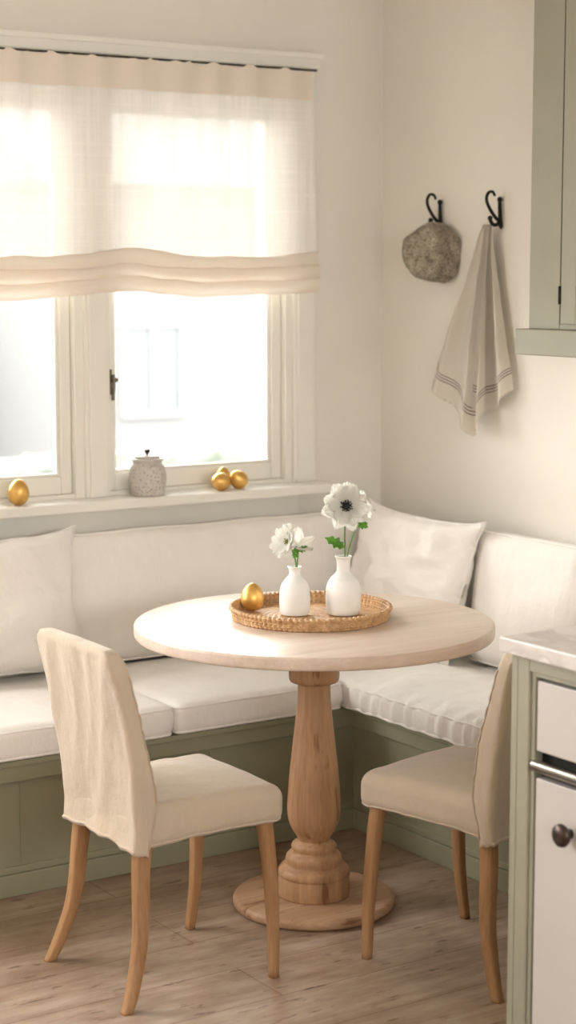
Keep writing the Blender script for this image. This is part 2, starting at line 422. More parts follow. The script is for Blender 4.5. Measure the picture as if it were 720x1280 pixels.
# window_1 : two casements, mullion, casing
w = thing('window_1', 'white painted twin casement window', 'window'); del w['label']; del w['category']; w['kind'] = 'structure'
bm = bmesh.new()   # fixed frame
for a in ((1.935, 1.965, GB-.02, GT), (3.403, 3.428, GB-.02, GT), (2.623, 2.736, GB-.02, GT)):
    box(bm, a[0], a[1], WY-.004, WY+.12, a[2], a[3], .002)
for z0, z1 in ((GB-.02, GB+.012), (GT-.035, GT)): box(bm, 1.935, 3.428, WY+.005, WY+.12, z0, z1, .002)
obj('window_frame', bm, M['trim'], w, False)
def sash(x0, x1, handle):
    s = bmesh.new(); sw = .037
    za, zb = GB+.012, GT-.035; rb = .055
    y0, y1 = WY+.022, WY+.065
    box(s, x0, x0+sw, y0, y1, za, zb, .004); box(s, x1-sw, x1, y0, y1, za, zb, .004)
    box(s, x0+sw, x1-sw, y0, y1, za, za+rb, .004); box(s, x0+sw, x1-sw, y0, y1, zb-rb, zb, .004)
    # inner bead
    bw = .010
    for a in ((x0+sw, x0+sw+bw, za+rb, zb-rb), (x1-sw-bw, x1-sw, za+rb, zb-rb), (x0+sw+bw, x1-sw-bw, za+rb, za+rb+bw), (x0+sw+bw, x1-sw-bw, zb-rb-bw, zb-rb)):
        box(s, a[0], a[1], y0+.012, y1-.012, a[2], a[3], .002)
    so = obj('window_sash', s, M['trim'], w, False)
    obj('pane', bx(x0+sw+.004, x1-sw-.004, WY+.041, WY+.045, za+rb+.004, zb-rb-.004, bev=0), M['glass'], so, False)
    if handle:
        h = bmesh.new(); hx = x0+.020; hz = 1.335
        box(h, hx-.007, hx+.007, y0-.006, y0, hz-.035, hz+.045, .002)
        lathe([(0, 0), (.008, 0), (.008, .02), (0, .02)], 16, h, center=(hx, y0-.020, hz+.005))
        tube(h, [(hx, y0-.004, hz+.015), (hx, y0-.028, hz+.015), (hx+.012, y0-.034, hz+.012)], .006, 8)
        tube(h, catmull([(hx, y0-.026, hz+.03), (hx, y0-.03, hz), (hx-.002, y0-.026, hz-.05)], 4), .005, 8)
        obj('window_latch', h, M['brass'], so)
sash(1.965, 2.622, False); sash(2.737, 3.402, True)
# casing and sill as trims
bm = bmesh.new()
def casing_v(x0, x1, z0, z1):
    box(bm, x0, x1, WY-.018, WY, z0, z1, .003); box(bm, x0+.012, x1-.012, WY-.026, WY-.017, z0, z1, .003)
casing_v(3.428, 3.515, GB, GT+.07); casing_v(1.83, 1.935, GB, GT+.07); casing_v(2.652, 2.738, GB, GT+.07)
box(bm, 1.83, 3.515, WY-.017, WY, GT, GT+.07, .002)
struct('trim_1', bm, M['trim'])
bm = bmesh.new()
box(bm, 1.80, 3.522, WY-.035, WY, GT+.07, GT+.105, .004); box(bm, 1.79, 3.530, WY-.045, WY, GT+.10, GT+.118, .003)
struct('trim_2', bm, M['trim'])
bm = bmesh.new()
box(bm, 1.70, 3.520, WY-.115, WY+.02, GB-.032, GB, .005)
box(bm, 1.76, 3.44, WY-.03, WY, GB-.15, GB-.032, .003)
struct('trim_3', bm, M['trim'])

# outside: pale garden and neighbours
struct('ground_outside', bx(-30, 30, WY+.3, 60, -1.3, -1.2, bev=0), M['ground_out'])
def house(label, x0, x1, y0, wins, zt):
    h = thing('neighbour_house', label, 'house', ((x0+x1)/2, y0, -1.2))
    cx = (x0+x1)/2; W2 = (x1-x0)/2
    obj('wall', bx(-W2, W2, 0, 6, 0, zt, bev=.02), M['out_wall'], h, False)
    rb = bmesh.new()
    v = [rb.verts.new(p) for p in ((-W2-.3, -.4, zt), (W2+.3, -.4, zt), (W2+.3, 6.4, zt), (-W2-.3, 6.4, zt), (-W2-.3, 3, zt+2), (W2+.3, 3, zt+2))]
    for fcs in ((0, 1, 5, 4), (2, 3, 4, 5), (1, 2, 5), (3, 0, 4), (3, 2, 1, 0)): rb.faces.new([v[i] for i in fcs])
    obj('roof', rb, M['out_dark'], h, False)
    for (a, z) in wins:
        wo = bmesh.new()
        for q in ((a-.5, a+.5, z, z+.08), (a-.5, a+.5, z+1.22, z+1.3), (a-.5, a-.42, z+.08, z+1.22), (a+.42, a+.5, z+.08, z+1.22), (a-.03, a+.03, z+.08, z+1.22)): box(wo, q[0], q[1], -.06, .02, q[2], q[3])
        wi = obj('house_window', wo, M['out_frame'], h, False)
        obj('pane', bx(a-.45, a+.45, -.02, .01, z+.05, z+1.25, bev=0), M['out_dark'], wi, False)
house('pale blurred house seen through the right window pane', 11, 17, 22, ((-1.6, .9), (1.2, .9), (1.2, 3.2)), 4.0)
house('pale blurred house seen through the left window pane', 2.5, 9.0, 24, ((-2, 1.0), (1.9, 1.0)), 2.6)
bm = cubegrid(60, 8, 14, lambda u, v, w_: Vector((u*3.5, v*.5, w_*.55+.55))+Vector((nz(u*12, w_*4, v), nz(u*12, 3, w_*5), nz(u*9, w_*3, 7)))*.14)
hg = obj('hedge', bm, M['hedge'], loc=(10.5, 16, -1.2)); tag(hg, 'low blurred hedge outside beyond the window', 'hedge')

# ------------------------------------------------------------------ corner bench
bench = thing('corner_bench', 'sage green built-in L-shaped corner bench under the cushions', 'bench', (3.2, 4.47, 0))
BX, BY = 3.215, 4.475      # recessed panel planes
def rel(bm):
    for v in bm.verts: v.co -= Vector((3.2, 4.47, 0))
    return bm
b_ = bmesh.new(); box(b_, .9, WX-.002, BY+.002, BY+.02, 0.0, .33); box(b_, .9, .92, BY+.002, WY-.002, 0, .33)
for k in range(9): box(b_, 1.2+k*.30, 1.203+k*.30, BY-.0005, BY+.004, .08, .33)
obj('front_panel', rel(b_), M['green'], bench, False)
b_ = bmesh.new(); box(b_, BX, BX+.02, 2.6, BY+.02, 0, .33)
obj('front_panel', rel(b_), M['green'], bench, False)
b_ = bmesh.new(); box(b_, .9, BX, BY-.022, BY+.003, .322, .366, .003)
obj('face_rail', rel(b_), M['green'], bench, False)
b_ = bmesh.new(); box(b_, BX-.022, BX+.003, 2.6, BY-.0, .322, .366, .003)
obj('face_rail', rel(b_), M['green'], bench, False)
b_ = bmesh.new(); box(b_, .9, WX-.002, BY-.034, WY-.002, .366, .384, .004)
obj('seat_board', rel(b_), M['green'], bench, False)
b_ = bmesh.new(); box(b_, BX-.034, WX-.002, 2.6, BY-.034, .366, .384, .004)
obj('seat_board', rel(b_), M['green'], bench, False)
b_ = bmesh.new(); box(b_, .9, BX, BY-.012, BY+.003, 0, .062, .003); box(b_, .9, BX, BY-.006, BY+.003, .062, .082, .003)
obj('plinth', rel(b_), M['green'], bench, False)
b_ = bmesh.new(); box(b_, BX-.012, BX+.003, 2.6, BY, 0, .062, .003); box(b_, BX-.006, BX+.003, 2.6, BY, .062, .082, .003)
obj('plinth', rel(b_), M['green'], bench, False)

SC = 'linen seat cushions on the corner bench'
seat_cushion('seat_cushion', 'cream linen seat cushion under the window behind the left chair', 1.45, 2.552, 4.425, 5.02, .3845, .478, 1, dome=.018, group=SC)
seat_cushion('seat_cushion', 'cream linen seat cushion under the window, directly behind the table column', 2.566, 3.135, 4.425, 5.02, .3845, .476, 2, dome=.018, group=SC)
seat_cushion('seat_cushion', 'gathered cream linen seat cushion along the right wall', 3.150, 3.72, 3.10, 5.02, .3845, .470, 3, gather=.017, dome=.030, group=SC)

# back cushions and pillows
BC = 'linen back cushions and pillows on the corner bench'
def back_cushion(name, label, center, hw, hh, th, rot, seed, group=BC, r=.035):
    root = thing(name, label, 'cushion', center, rot, group)
    def f(u, v, w):
        p = rbox(u, v, w, hw, th, hh, min(r, th*.95))
        k = max(0, (1-abs(p.x/hw)**3)*(1-abs(p.z/hh)**3))
        p.y *= .82+.32*k
        p.y += math.copysign(1, p.y)*(.006*nz(p.x*4+seed, p.z*5, 1)+.004*ridged(p, (3, 5, 9), seed))*(.3+k) if abs(p.y) > th*.3 else 0
        if p.z > hh*.7: p.z += .006*nz(p.x*5, seed, 0)
        return p
    obj('cushion_body', cubegrid(max(30, int(hw*2/.018)), 10, 26, f), M['linen_back'], root)
    pts = []
    for s in range(4):
        for k in range(24):
            t = -1+2*k/24; u, v = [(t, 1), (1, -t), (-t, -1), (-1, t)][s]
            rr = .018; x = u*hw; z = v*hh
            qx = max(-hw+rr, min(hw-rr, x)); qz = max(-hh+rr, min(hh-rr, z)); d = Vector((x-qx, 0, z-qz))
            if d.length > 1e-6: d = d.normalized()*rr
            pts.append(Vector((qx, -th*.62, qz))+d*.98+Vector((0, .002*nz(x*20, z*20, 0), .006*nz(x*5, seed, 0) if v == 1 else 0)))
    obj('piping', tube(bmesh.new(), pts, .004, 6, True), M['linen_back'], root)
    return root
back_cushion('back_cushion', 'long cream linen back cushion under the window sill, behind the table', (3.095, 5.045, .686), .600, .200, .070, (math.radians(-5), 0, 0), 5)
pillow('pillow', 'cream linen pillow at the left edge behind the left chair', (2.225, 4.940, .703), .288, .203, .085, (math.radians(-7), 0, math.radians(1)), 11, wr=.018, group=BC)
pillow('pillow', 'wrinkled cream linen pillow in the bench corner behind the tall flower', (3.545, 4.650, .706), .268, .214, .080, (math.radians(-17), math.radians(1.5), math.radians(90-180+2)), 23, wr=.036, group=BC)
back_cushion('back_cushion', 'cream linen back cushion on the right wall beside the corner pillow', (3.675, 4.180, .684), .240, .200, .075, (math.radians(-6), 0, math.radians(-90)), 7)
back_cushion('back_cushion', 'sliver of cream linen back cushion at the right edge above the counter', (3.685, 3.585, .682), .345, .200, .075, (math.radians(-6), 0, math.radians(-90)), 9)

# ------------------------------------------------------------------ table
TX, TY = 2.718, 3.966
table = thing('dining_table', 'round pale wooden pedestal dining table with turned column', 'table', (TX, TY, 0))
R = .474
prof = [(0, TZ-.034), (R-.008, TZ-.034), (R-.003, TZ-.0325), (R-.0005, TZ-.029), (R, TZ-.025), (R, TZ-.007), (R-.001, TZ-.003), (R-.004, TZ-.0005), (R-.008, TZ), (0, TZ)]
obj('tabletop', lathe(prof, 128), M['top'], table)
col = [(.0, TZ-.0341), (.067, TZ-.0341), (.0675, .72), (.067, .625), (.063, .612), (.046, .607), (.0435, .598), (.0445, .56), (.0505, .496), (.058, .43), (.0645, .373), (.0700, .305), (.0712, .265), (.068, .235), (.058, .210), (.047, .192), (.0435, .182)]
c = smoothprof(col[3:], 3)
obj('column', lathe(col[:3]+c+[(0, .182)], 72), M['pine'], table)
pl = [(0, .1825), (.0435, .182), (.047, .176), (.057, .172), (.061, .164), (.058, .155), (.056, .150), (.066, .147), (.0745, .138), (.076, .126), (.073, .117), (.074, .1145), (.086, .112), (.094, .103), (.0965, .094), (.096, .088), (.0935, .086), (.0945, .084), (.095, .034), (.0945, .0305), (0, .0305)]
obj('plinth', lathe(pl, 72), M['pine'], table)
obj('base', lathe([(0, 0), (.204, 0), (.213, .003), (.2175, .010), (.2175, .021), (.213, .028), (.206, .030), (0, .030)], 96), M['pine_base'], table)

# ------------------------------------------------------------------ chairs
def leg_mesh(path, w0, w1, d0, d1):
    bm = bmesh.new(); pts = catmull(path, 6); n = len(pts); rings = []
    for i, p in enumerate(pts):
        t = i/(n-1); a = (w0+(w1-w0)*t)/2; d = (d0+(d1-d0)*t)/2; c = .22
        prof = [(-1, -1+c), (-1+c, -1), (1-c, -1), (1, -1+c), (1, 1-c), (1-c, 1), (-1+c, 1), (-1, 1-c)]
        rings.append([bm.verts.new(p+Vector((x*d, y*a, 0))) for x, y in prof])
    for r1, r2 in zip(rings, rings[1:]):
        for k in range(8): j = (k+1) % 8; bm.faces.new((r1[k], r1[j], r2[j], r2[k]))
    bm.faces.new(rings[0]); bm.faces.new(rings[-1]); bmesh.ops.recalc_face_normals(bm, faces=bm.faces)
    return bm
def make_chair(label, loc, rz):
    r = thing('dining_chair', label, 'chair', loc, (0, 0, rz), 'slipcovered chairs at the round table')
    for s in (-1, 1):
        obj('leg', leg_mesh([(.170, s*.160, .42), (.184, s*.168, .30), (.188, s*.182, .14), (.180, s*.198, 0)], .035, .021, .035, .021), M['oak'], r, True)
        obj('leg', leg_mesh([(-.148, s*.148, .385), (-.156, s*.152, .31), (-.168, s*.168, .16), (-.200, s*.188, .05), (-.222, s*.198, 0)], .037, .022, .040, .024), M['oak'], r, True)
    # seat cover: domed cushion with skirt
    x0, x1, hy, zt, zb = -.184, .222, .193, .468, .372
    def f(u, v, w):
        hx = (x1-x0)/2; hz = (zt-zb)/2
        p = rbox(u, v, w, hx, hy, hz, .034)
        if p.z < 0:      # skirt drops straight
            p.z = p.z*1.0
        X = max(0, min(1, (p.x+hx)/(2*hx)))
        k = max(0, (1-abs(p.x/hx)**2.5)*(1-abs(p.y/hy)**2.5))
        p.y *= .90+.12*X**.8
        if p.z > 0: p.z += .016*k+.004*nz(p.x*7, p.y*7, 3)
        fl = max(0, -p.z/hz)
        rimx = abs(p.x/hx) > .8 or abs(p.y/hy) > .8
        q = math.atan2(p.y, p.x)
        if rimx: 
            p.x *= 1+.006*fl*math.sin(q*13+1); p.y *= 1+.008*fl*math.sin(q*11)+.006*fl
            if p.z < -.3*hz: p.z += (-.018*(1-X)+.0025*nz(p.x*18, p.y*18, 1)+.010*math.sin(X*PI))*fl
        p.z += .002*nz(p.x*25, p.y*25, p.z*25)
        # arch of the skirt between the legs
        p.x += (x0+x1)/2; p.z += (zt+zb)/2
        return p
    obj('seat_cover', cubegrid(44, 40, 16, f), M['chair_linen'], r)
    # back cover
    def xr(z): t = (z-.36)/(.48); return -.172-.082*t+.016*math.sin(t*PI)   # rear face leans back
    def thk(t):
        a = min(1, t/.28); a = a*a*(3-2*a)
        return .034+a*(.036-.018*t)
    def fb(u, v, w):
        t = (w+1)/2
        z = .358+t*.487
        hyb = .184+.012*t
        # rounded top corners
        th = thk(t)
        vv = math.copysign(abs(v)**.85, v)
        uu = u
        # superellipse section
        y = vv*hyb; x = uu*th/2
        rr = min(.016, th/2.2)
        qx = max(-th/2+rr, min(th/2-rr, x)); qy = max(-hyb+rr, min(hyb-rr, y)); d = Vector((x-qx, y-qy))
        if d.length > 1e-6: d = d.normalized()*max(abs(x-qx), abs(y-qy))
        x, y = qx+d.x, qy+d.y
        rt = .055
        ztop = .845-.012*(abs(y)/hyb)**2
        if t > .88:
            k = (t-.88)/.12
            e = abs(y)/hyb
            drop = rt*.75*max(0, (e-.80)/.20)**2.4
            z -= drop*k*.8
            if k > .0: x *= (1-.75*k**3)**.5 if k < 1 else .5; 
            y *= 1-.03*k**2
        z -= .004*(abs(y)/hyb)**2*t
        q = y*1.0
        hem = max(0, 1-t/.12)
        z += hem*(.008*nz(y*22, u*2, 4)+.012*(math.cos(y/hyb*PI/2)))-hem*.010*max(0, u)
        x += hem*(.006*nz(y*28, 9, 2))*u+.010*hem*min(0, u)
        wr = .0060*nz(y*10+z*3, z*3, 1.3)+.0050*ridged(Vector((y*1.0+z*.4, z, 0)), (11, 2.5, 1), 2.2)-.003
        x += wr*u*(1 if t < .95 else .3)
        y += .003*nz(z*9, 1, 5)
        curve = -.010*(1-(y/hyb)**2)      # slight hollow
        return Vector((xr(z)+th/2+x-.008, y, z))
    bc = obj('back_cover', cubegrid(10, 44, 56, fb), M['chair_linen'], r)
    # stitched side seams, from hem up and over the top corner
    for s in (-1, 1):
        pts = []
        for k in range(30):
            w = -.93+k/29*1.70
            p = fb(.80, s, w); pts.append(p+Vector((.0012*math.sin(k*2.1), s*(.0005+.0012*math.sin(k*2.7)), 0)))
        obj('seam', tube(bmesh.new(), catmull(pts, 2), .0028, 6), M['chair_seam'], r)
    # rolled hems
    loop = []
    ks = [-1+2*k/28 for k in range(28)]
    for u, v in [(k, -1) for k in ks]+[(1, k) for k in ks]+[(-k, 1) for k in ks]+[(-1, -k) for k in ks]: loop.append(f(u, v, -.86))
    obj('hem', tube(bmesh.new(), loop, .0030, 6, True), M['chair_linen'], r)
    loop = [fb(-1, -1+2*k/40, -.97) for k in range(41)]
    obj('hem', tube(bmesh.new(), loop, .0042, 6), M['chair_linen'], r)
    return r
def copy_tree(o, parent=None):
    c = o.copy(); C.objects.link(c); c.parent = parent
    for ch in list(o.children): copy_tree(ch, c)
    return c
ch = make_chair('left slipcovered chair with oak legs seen from behind, facing the table', (2.165, 3.79, 0), 0)
ch2 = copy_tree(ch); ch2.location = (2.838, 3.437, 0); ch2.rotation_euler = (0, 0, math.radians(103.3))
ch2['label'] = 'right slipcovered chair with oak legs, its back hidden behind the counter'

# ------------------------------------------------------------------ tray, vases, flowers, eggs
tx, ty = 2.735, 4.008
tray = thing('rattan_tray', 'round woven rattan tray with low rim on the table', 'tray', (tx, ty, TZ))
NS = 92
bm = bmesh.new()
for k in range(5):       # coils of the rim, braided look from alternating swells
    rr = .204+.0012*k+(.002 if k == 4 else 0); zz = .0055+k*.0062; pts = []
    n = NS*4
    base_r = .0046 if k < 4 else .0056
    ph = (k % 2)*.5
    P = [(rr*math.cos(2*PI*i/n), rr*math.sin(2*PI*i/n), zz) for i in range(n)]
    tube(bm, P, (lambda t, ph=ph, base_r=base_r, n=n: base_r*(.30+1.0*abs(math.sin(t*(n-1)/n*NS*PI+ph))**.8)), 7, True)
obj('rim', bm, M['rattan'], tray)
bm = bmesh.new(); rings = []
nr, na = 84, 300
for i in range(nr+1):
    r = .204*i/nr; row = []
    for j in range(na):
        a = 2*PI*j/na; coil = int(i/6)
        h = .0045+.0016*abs(math.sin(i/6*PI))*(.6+.4*math.cos(a*(12+coil*8)+coil*2))
        row.append(bm.verts.new((r*math.cos(a), r*math.sin(a), h)) if i else None)
    rings.append(row)
cv = bm.verts.new((0, 0, .005))
for j in range(na): bm.faces.new((cv, rings[1][j], rings[1][(j+1) % na]))
for i in range(1, nr):
    for j in range(na): k = (j+1) % na; bm.faces.new((rings[i][j], rings[i+1][j], rings[i+1][k], rings[i][k]))
lo = [bm.verts.new((v.co.x, v.co.y, .0005)) for v in rings[nr]]
for j in range(na): bm.faces.new((rings[nr][j], lo[j], lo[(j+1) % na], rings[nr][(j+1) % na]))
bm.faces.new(lo[::-1])
obj('woven_base', bm, M['rattan'], tray)

FZ = TZ+.0068
def vase(label, x, y, s, prof):
    r = thing('bud_vase', label, 'vase', (x, y, FZ), group='white bud vases on the rattan tray')
    obj('vase_body', lathe([(a*s, z*s) for a, z in smoothprof(prof, 4)], 64), M['porcelain'], r)
    return r
vp = [(0, 0), (.036, 0), (.043, .004), (.0465, .02), (.0475, .05), (.046, .072), (.038, .092), (.025, .106), (.0185, .116), (.0175, .135), (.019, .148), (.0225, .153), (.0228, .156), (.0195, .1565), (.0155, .150), (.0145, .135), (.015, .118), (.0, .10)]
VB = (2.820, 3.978); VS = (2.709, 4.045)
vase('taller white bud vase holding the open white flower', VB[0], VB[1], 1.0, vp)
vps = [(0, 0), (.032, 0), (.038, .004), (.0405, .02), (.041, .045), (.039, .068), (.032, .086), (.021, .099), (.0155, .107), (.0145, .116), (.017, .124), (.019, .127), (.019, .129), (.0165, .129), (.013, .124), (.012, .112), (.0, .09)]
vase('shorter white bud vase with the small white flower', VS[0], VS[1], 1.0, vps)

def petal(L, W, cup, seed, tip=.12, curl=.0):
    bm = bmesh.new(); nu, nv = 12, 10; g_ = []
    for i in range(nu+1):
        t = i/nu; row = []
        wd = W*math.sin(min(1, t*1.02)**.62*PI*.93)**.75*(.30+.70*t**.5) if t > 0 else W*.08
        wd = max(wd, W*.06)
        for j in range(nv+1):
            s = -1+2*j/nv
            y = s*wd; x = L*t*(1-.10*s*s*t)
            z = cup*L*(t**1.6)+.10*W*s*s*(.3+.5*t)-curl*L*t**4
            z += .0022*math.sin(s*9+seed)*t+.0018*nz(x*90, y*90, seed)
            if t > .85: x += .0022*math.sin(s*11+seed*3)
            row.append(bm.verts.new((x, y, z)))
        g_.append(row)
    for i in range(nu):
        for j in range(nv): bm.faces.new((g_[i][j], g_[i+1][j], g_[i+1][j+1], g_[i][j+1]))
    bmesh.ops.solidify(bm, geom=bm.faces[:], thickness=.0006)
    return bm
def frame(d, origin, roll=0):
    d = Vector(d).normalized(); up = Vector((0, 0, 1)); xx = up.cross(d).normalized(); yy = d.cross(xx)
    m = Matrix((xx, yy, d)).transposed().to_4x4(); m.translation = origin
    return m @ Matrix.Rotation(roll, 4, 'Z')
def bloom(parent, origin, d, L, W, n1, n2, cup1, cup2, center_mat, cr, seed, stam=26):
    Mx = frame(d, Vector(origin))
    rnd = random.Random(seed)
    for layer, (n, cup, sc) in enumerate(((n1, cup1, 1.0), (n2, cup2, .86))):
        for k in range(n):
            a = 2*PI*(k+.5*layer+rnd.uniform(-.12, .12))/n
            p = petal(L*sc*rnd.uniform(.92, 1.05), W*rnd.uniform(.9, 1.08), cup+rnd.uniform(-.08, .08), seed+k*1.7+layer, curl=rnd.uniform(0, .12))
            T = Mx @ Matrix.Rotation(a, 4, 'Z') @ Matrix.Translation((.002, 0, .0015*layer)) 
            p.transform(T); obj('petal', p, M['petal'], parent)
    c_ = bmesh.new()
    bmesh.ops.create_icosphere(c_, subdivisions=3, radius=cr*.62)
    for v in c_.verts: v.co.z = v.co.z*.7+cr*.35; v.co *= 1+.1*nz(v.co.x*700, v.co.y*700, v.co.z*700)
    for k in range(stam):
        a = k*2.39996; r_ = cr*(.70+.42*rnd.random()); zt = cr*(.5+.35*rnd.random())
        p0 = Vector((math.cos(a)*cr*.3, math.sin(a)*cr*.3, cr*.1)); p1 = Vector((math.cos(a)*r_, math.sin(a)*r_, zt))
        tube(c_, [p0, p0.lerp(p1, .5)+Vector((0, 0, cr*.15)), p1], cr*.045, 4)
        q = bmesh.ops.create_icosphere(c_, subdivisions=1, radius=cr*.13)
        for v in q['verts']: v.co += p1
    c_.transform(Mx); obj('flower_center', c_, center_mat, parent)
def leaf(parent, origin, d, L, W, seed, up=(0, 0, 1), curl=.2):
    bm = bmesh.new(); nu, nv = 16, 6; g_ = []
    for i in range(nu+1):
        t = i/nu; wd = W*(math.sin(t*PI)**.8)*(1+.35*math.sin(t*22+seed))*(1-.3*t)+.0004; row = []
        for j in range(nv+1):
            s = -1+2*j/nv
            row.append(bm.verts.new((L*t, s*wd, .3*wd*abs(s)-curl*L*t*t+.001*math.sin(t*18+s*4))))
        g_.append(row)
    for i in range(nu):
        for j in range(nv): bm.faces.new((g_[i][j], g_[i+1][j], g_[i+1][j+1], g_[i][j+1]))
    bmesh.ops.solidify(bm, geom=bm.faces[:], thickness=.0005)
    d = Vector(d).normalized(); u_ = Vector(up); y = u_.cross(d).normalized(); z = d.cross(y)
    m = Matrix((d, y, z)).transposed().to_4x4(); m.translation = Vector(origin)
    bm.transform(m); obj('leaf', bm, M['leaf'], parent)
SR = Vector((.833, -.553, 0)); SB = Vector((-.553, -.833, 0)); UP = Vector((0, 0, 1))   # along the table, across it, up
def S(r, u, b=0): return SR*r+UP*u+SB*b
fl = thing('anemone', 'large open white flower with dark center in the taller vase', 'flower', (VB[0], VB[1], FZ+.10))
top = S(.006, .190, .012)
obj('stem', tube(bmesh.new(), catmull([S(.003, .012), S(.004, .06), S(.003, .12), top-S(0, .0, .004)], 6), .0022, 8), M['stem'], fl)
bloom(fl, top, SB+UP*.35+SR*.10, .066, .034, 9, 8, .14, .30, M['stamen'], .0155, 3)
s2 = obj('stem', tube(bmesh.new(), catmull([S(.006, .02), S(.013, .07), S(.026, .115), S(.040, .150)], 6), .0020, 8), M['stem'], fl)
leaf(fl, S(.038, .135, .0), S(.8, .35, .3), .030, .011, 1, SB, -.1)
leaf(fl, S(.036, .138, .0), S(-.2, .9, .4), .024, .010, 2, SB, .1)
leaf(fl, S(.040, .140, .0), S(1, -.25, .3), .026, .007, 3, SB, .2)
leaf(fl, S(.001, .078, .002), S(-.9, .62, .25), .056, .015, 4, SB+UP*.5, .28)
leaf(fl, S(.001, .082, .002), S(-.7, .25, .5), .034, .009, 6, SB+UP*.8, .2)
# drooping back petal cluster / half-open bud on the right
for k in range(4):
    p = petal(.034, .020, .5, k*2.1)
    p.transform(frame(SR*.4-UP*.5+SB*.2, S(.050, .170, -.012)) @ Matrix.Rotation(k*PI/2, 4, 'Z')); obj('petal', p, M['petal'], fl)

fs = thing('anemone', 'small cupped white flower with olive center in the shorter vase', 'flower', (VS[0], VS[1], FZ+.08))
t2 = S(-.020, .116, .008)
obj('stem', tube(bmesh.new(), catmull([S(.002, .012), S(.003, .055), S(-.004, .085), t2-S(-.003, .0, .0)], 6), .0020, 8), M['stem'], fs)
obj('stem', tube(bmesh.new(), catmull([S(.003, .014), S(.007, .06), S(.010, .095)], 6), .0018, 8), M['stem'], fs)
bloom(fs, t2, SB*.55-SR*.75+UP*.30, .050, .024, 8, 6, .25, .55, M['stamen_green'], .0085, 9, 18)
for k in range(5):
    p = petal(.044, .022, .62, k*1.9+.4)
    p.transform(frame(UP*.8+SR*.35+SB*.55, S(.008, .104, .002)) @ Matrix.Rotation(k*2*PI/5, 4, 'Z')); obj('petal', p, M['petal'], fs)
leaf(fs, S(.006, .086, .012), S(-.1, .9, .5), .022, .011, 1, SB, .1)
leaf(fs, S(.010, .090, .006), S(.85, .5, .2), .028, .009, 2, SB, .15)
leaf(fs, S(.006, .075, .010), S(-.6, .6, .4), .018, .009, 3, SB, .15)

def egg(label, x, y, z, w, h, rot=(0, 0, 0), ctr=None):
    bm = bmesh.new(); bmesh.ops.create_uvsphere(bm, u_segments=40, v_segments=28, radius=1)
    for v in bm.verts:
        t = v.co.z; k = 1-.13*t-.03*t*t
        v.co.x *= w/2*k; v.co.y *= w/2*k; v.co.z = t*h/2
    o = obj('golden_egg', bm, M['gold']); o.rotation_euler = rot
    bpy.context.view_layer.update()
    mz = min((o.matrix_world.to_3x3() @ v.co).z for v in o.data.vertices)
    o.location = (x, y, z-mz); tag(o, label, 'egg', 'golden eggs'); return o
egg('golden egg standing in the rattan tray on the table', 2.641, 4.148, FZ, .0625, .076)
SZ = GB
egg('golden egg alone at the left end of the window sill', 2.397, 5.075, SZ, .064, .080, (.15, 0, 0))
egg('golden egg lying at the left of three beside the jar', 3.098, 5.055, SZ, .058, .066, (0, PI/2*.9, math.radians(200)))
egg('golden egg lying at the right of three on the sill end', 3.170, 5.062, SZ, .058, .068, (math.radians(50), 0, math.radians(-75)))
egg('golden egg standing between and behind two lying eggs', 3.142, 5.109, SZ, .050, .070, (-.06, 0, 0))

jar = thing('ceramic_jar', 'speckled grey ceramic lidded jar on the window sill', 'jar', (2.845, 5.082, SZ))
obj('jar_body', lathe(smoothprof([(0, 0), (.044, 0), (.052, .004), (.0555, .02), (.0595, .045), (.059, .07), (.054, .090), (.0455, .102), (.042, .108)], 4)+[(.0, .108)], 64), M['jar'], jar)
obj('jar_neck', lathe([(.0435, .103), (.047, .108), (.052, .1125), (.0525, .116), (.047, .118), (.0, .118)], 64), M['jar_glaze'], jar)
jl = obj('lid', lathe([(0, .1183), (.040, .1183), (.041, .122), (.035, .126), (.012, .128), (0, .128)], 64), M['jar_glaze'], jar)
obj('knob', lathe([(0, .1278), (.004, .128), (.005, .133), (.0095, .137), (.010, .142), (.006, .1455), (0, .146)], 24), M['bronze'], jl)

# ------------------------------------------------------------------ hooks, stone, towel
def hook(label, y, z, kind=0):
    h = thing('coat_hook', label, 'hook', (WX, y, z), group='black iron hooks on the right wall'); h.scale = (.86, .86, .86)
    bm = bmesh.new()
    tube(bm, [(-.006, 0, -.050), (-.010, 0, -.02), (-.012, 0, .02), (-.013, 0, .045)], lambda t: .0085-.002*t, 10)
    q = bmesh.ops.create_icosphere(bm, subdivisions=2, radius=.0105)
    for v in q['verts']: v.co += Vector((-.012, 0, .047))
    q = bmesh.ops.create_icosphere(bm, subdivisions=2, radius=.010)
    for v in q['verts']: v.co = Vector((v.co.x*.5-.0055, v.co.y, v.co.z*1.2-.048))
    obj('back_bar', bm, M['iron'], h)
    bm = bmesh.new()
    if kind == 0:
        P = [(-.012, 0, -.028), (-.028, .004, -.018), (-.055, .008, .018), (-.066, .010, .050), (-.055, .010, .074), (-.036, .008, .074), (-.028, .006, .058)]
    else:
        P = [(-.012, 0, -.030), (-.026, .003, -.020), (-.052, .008, .014), (-.066, .010, .046), (-.058, .010, .070), (-.040, .008, .074), (-.030, .006, .060)]
    tube(bm, catmull(P, 6), lambda t: .0068-.0018*t, 10)
    obj('upper_prong', bm, M['iron'], h)
    bm = bmesh.new()
    P = [(-.010, 0, -.024), (-.022, -.002, -.040), (-.038, 0, -.044), (-.050, .002, -.034), (-.053, .004, -.022)]
    tube(bm, catmull(P, 6), lambda t: .0070, 10)
    q = bmesh.ops.create_icosphere(bm, subdivisions=2, radius=.0095)
    for v in q['verts']: v.co += Vector((-.053, .004, -.020))
    obj('lower_prong', bm, M['iron'], h)
hook('black iron hook holding the hanging stone', 4.812, 1.866)
hook('black iron hook holding the linen towel', 4.512, 1.866, 1)

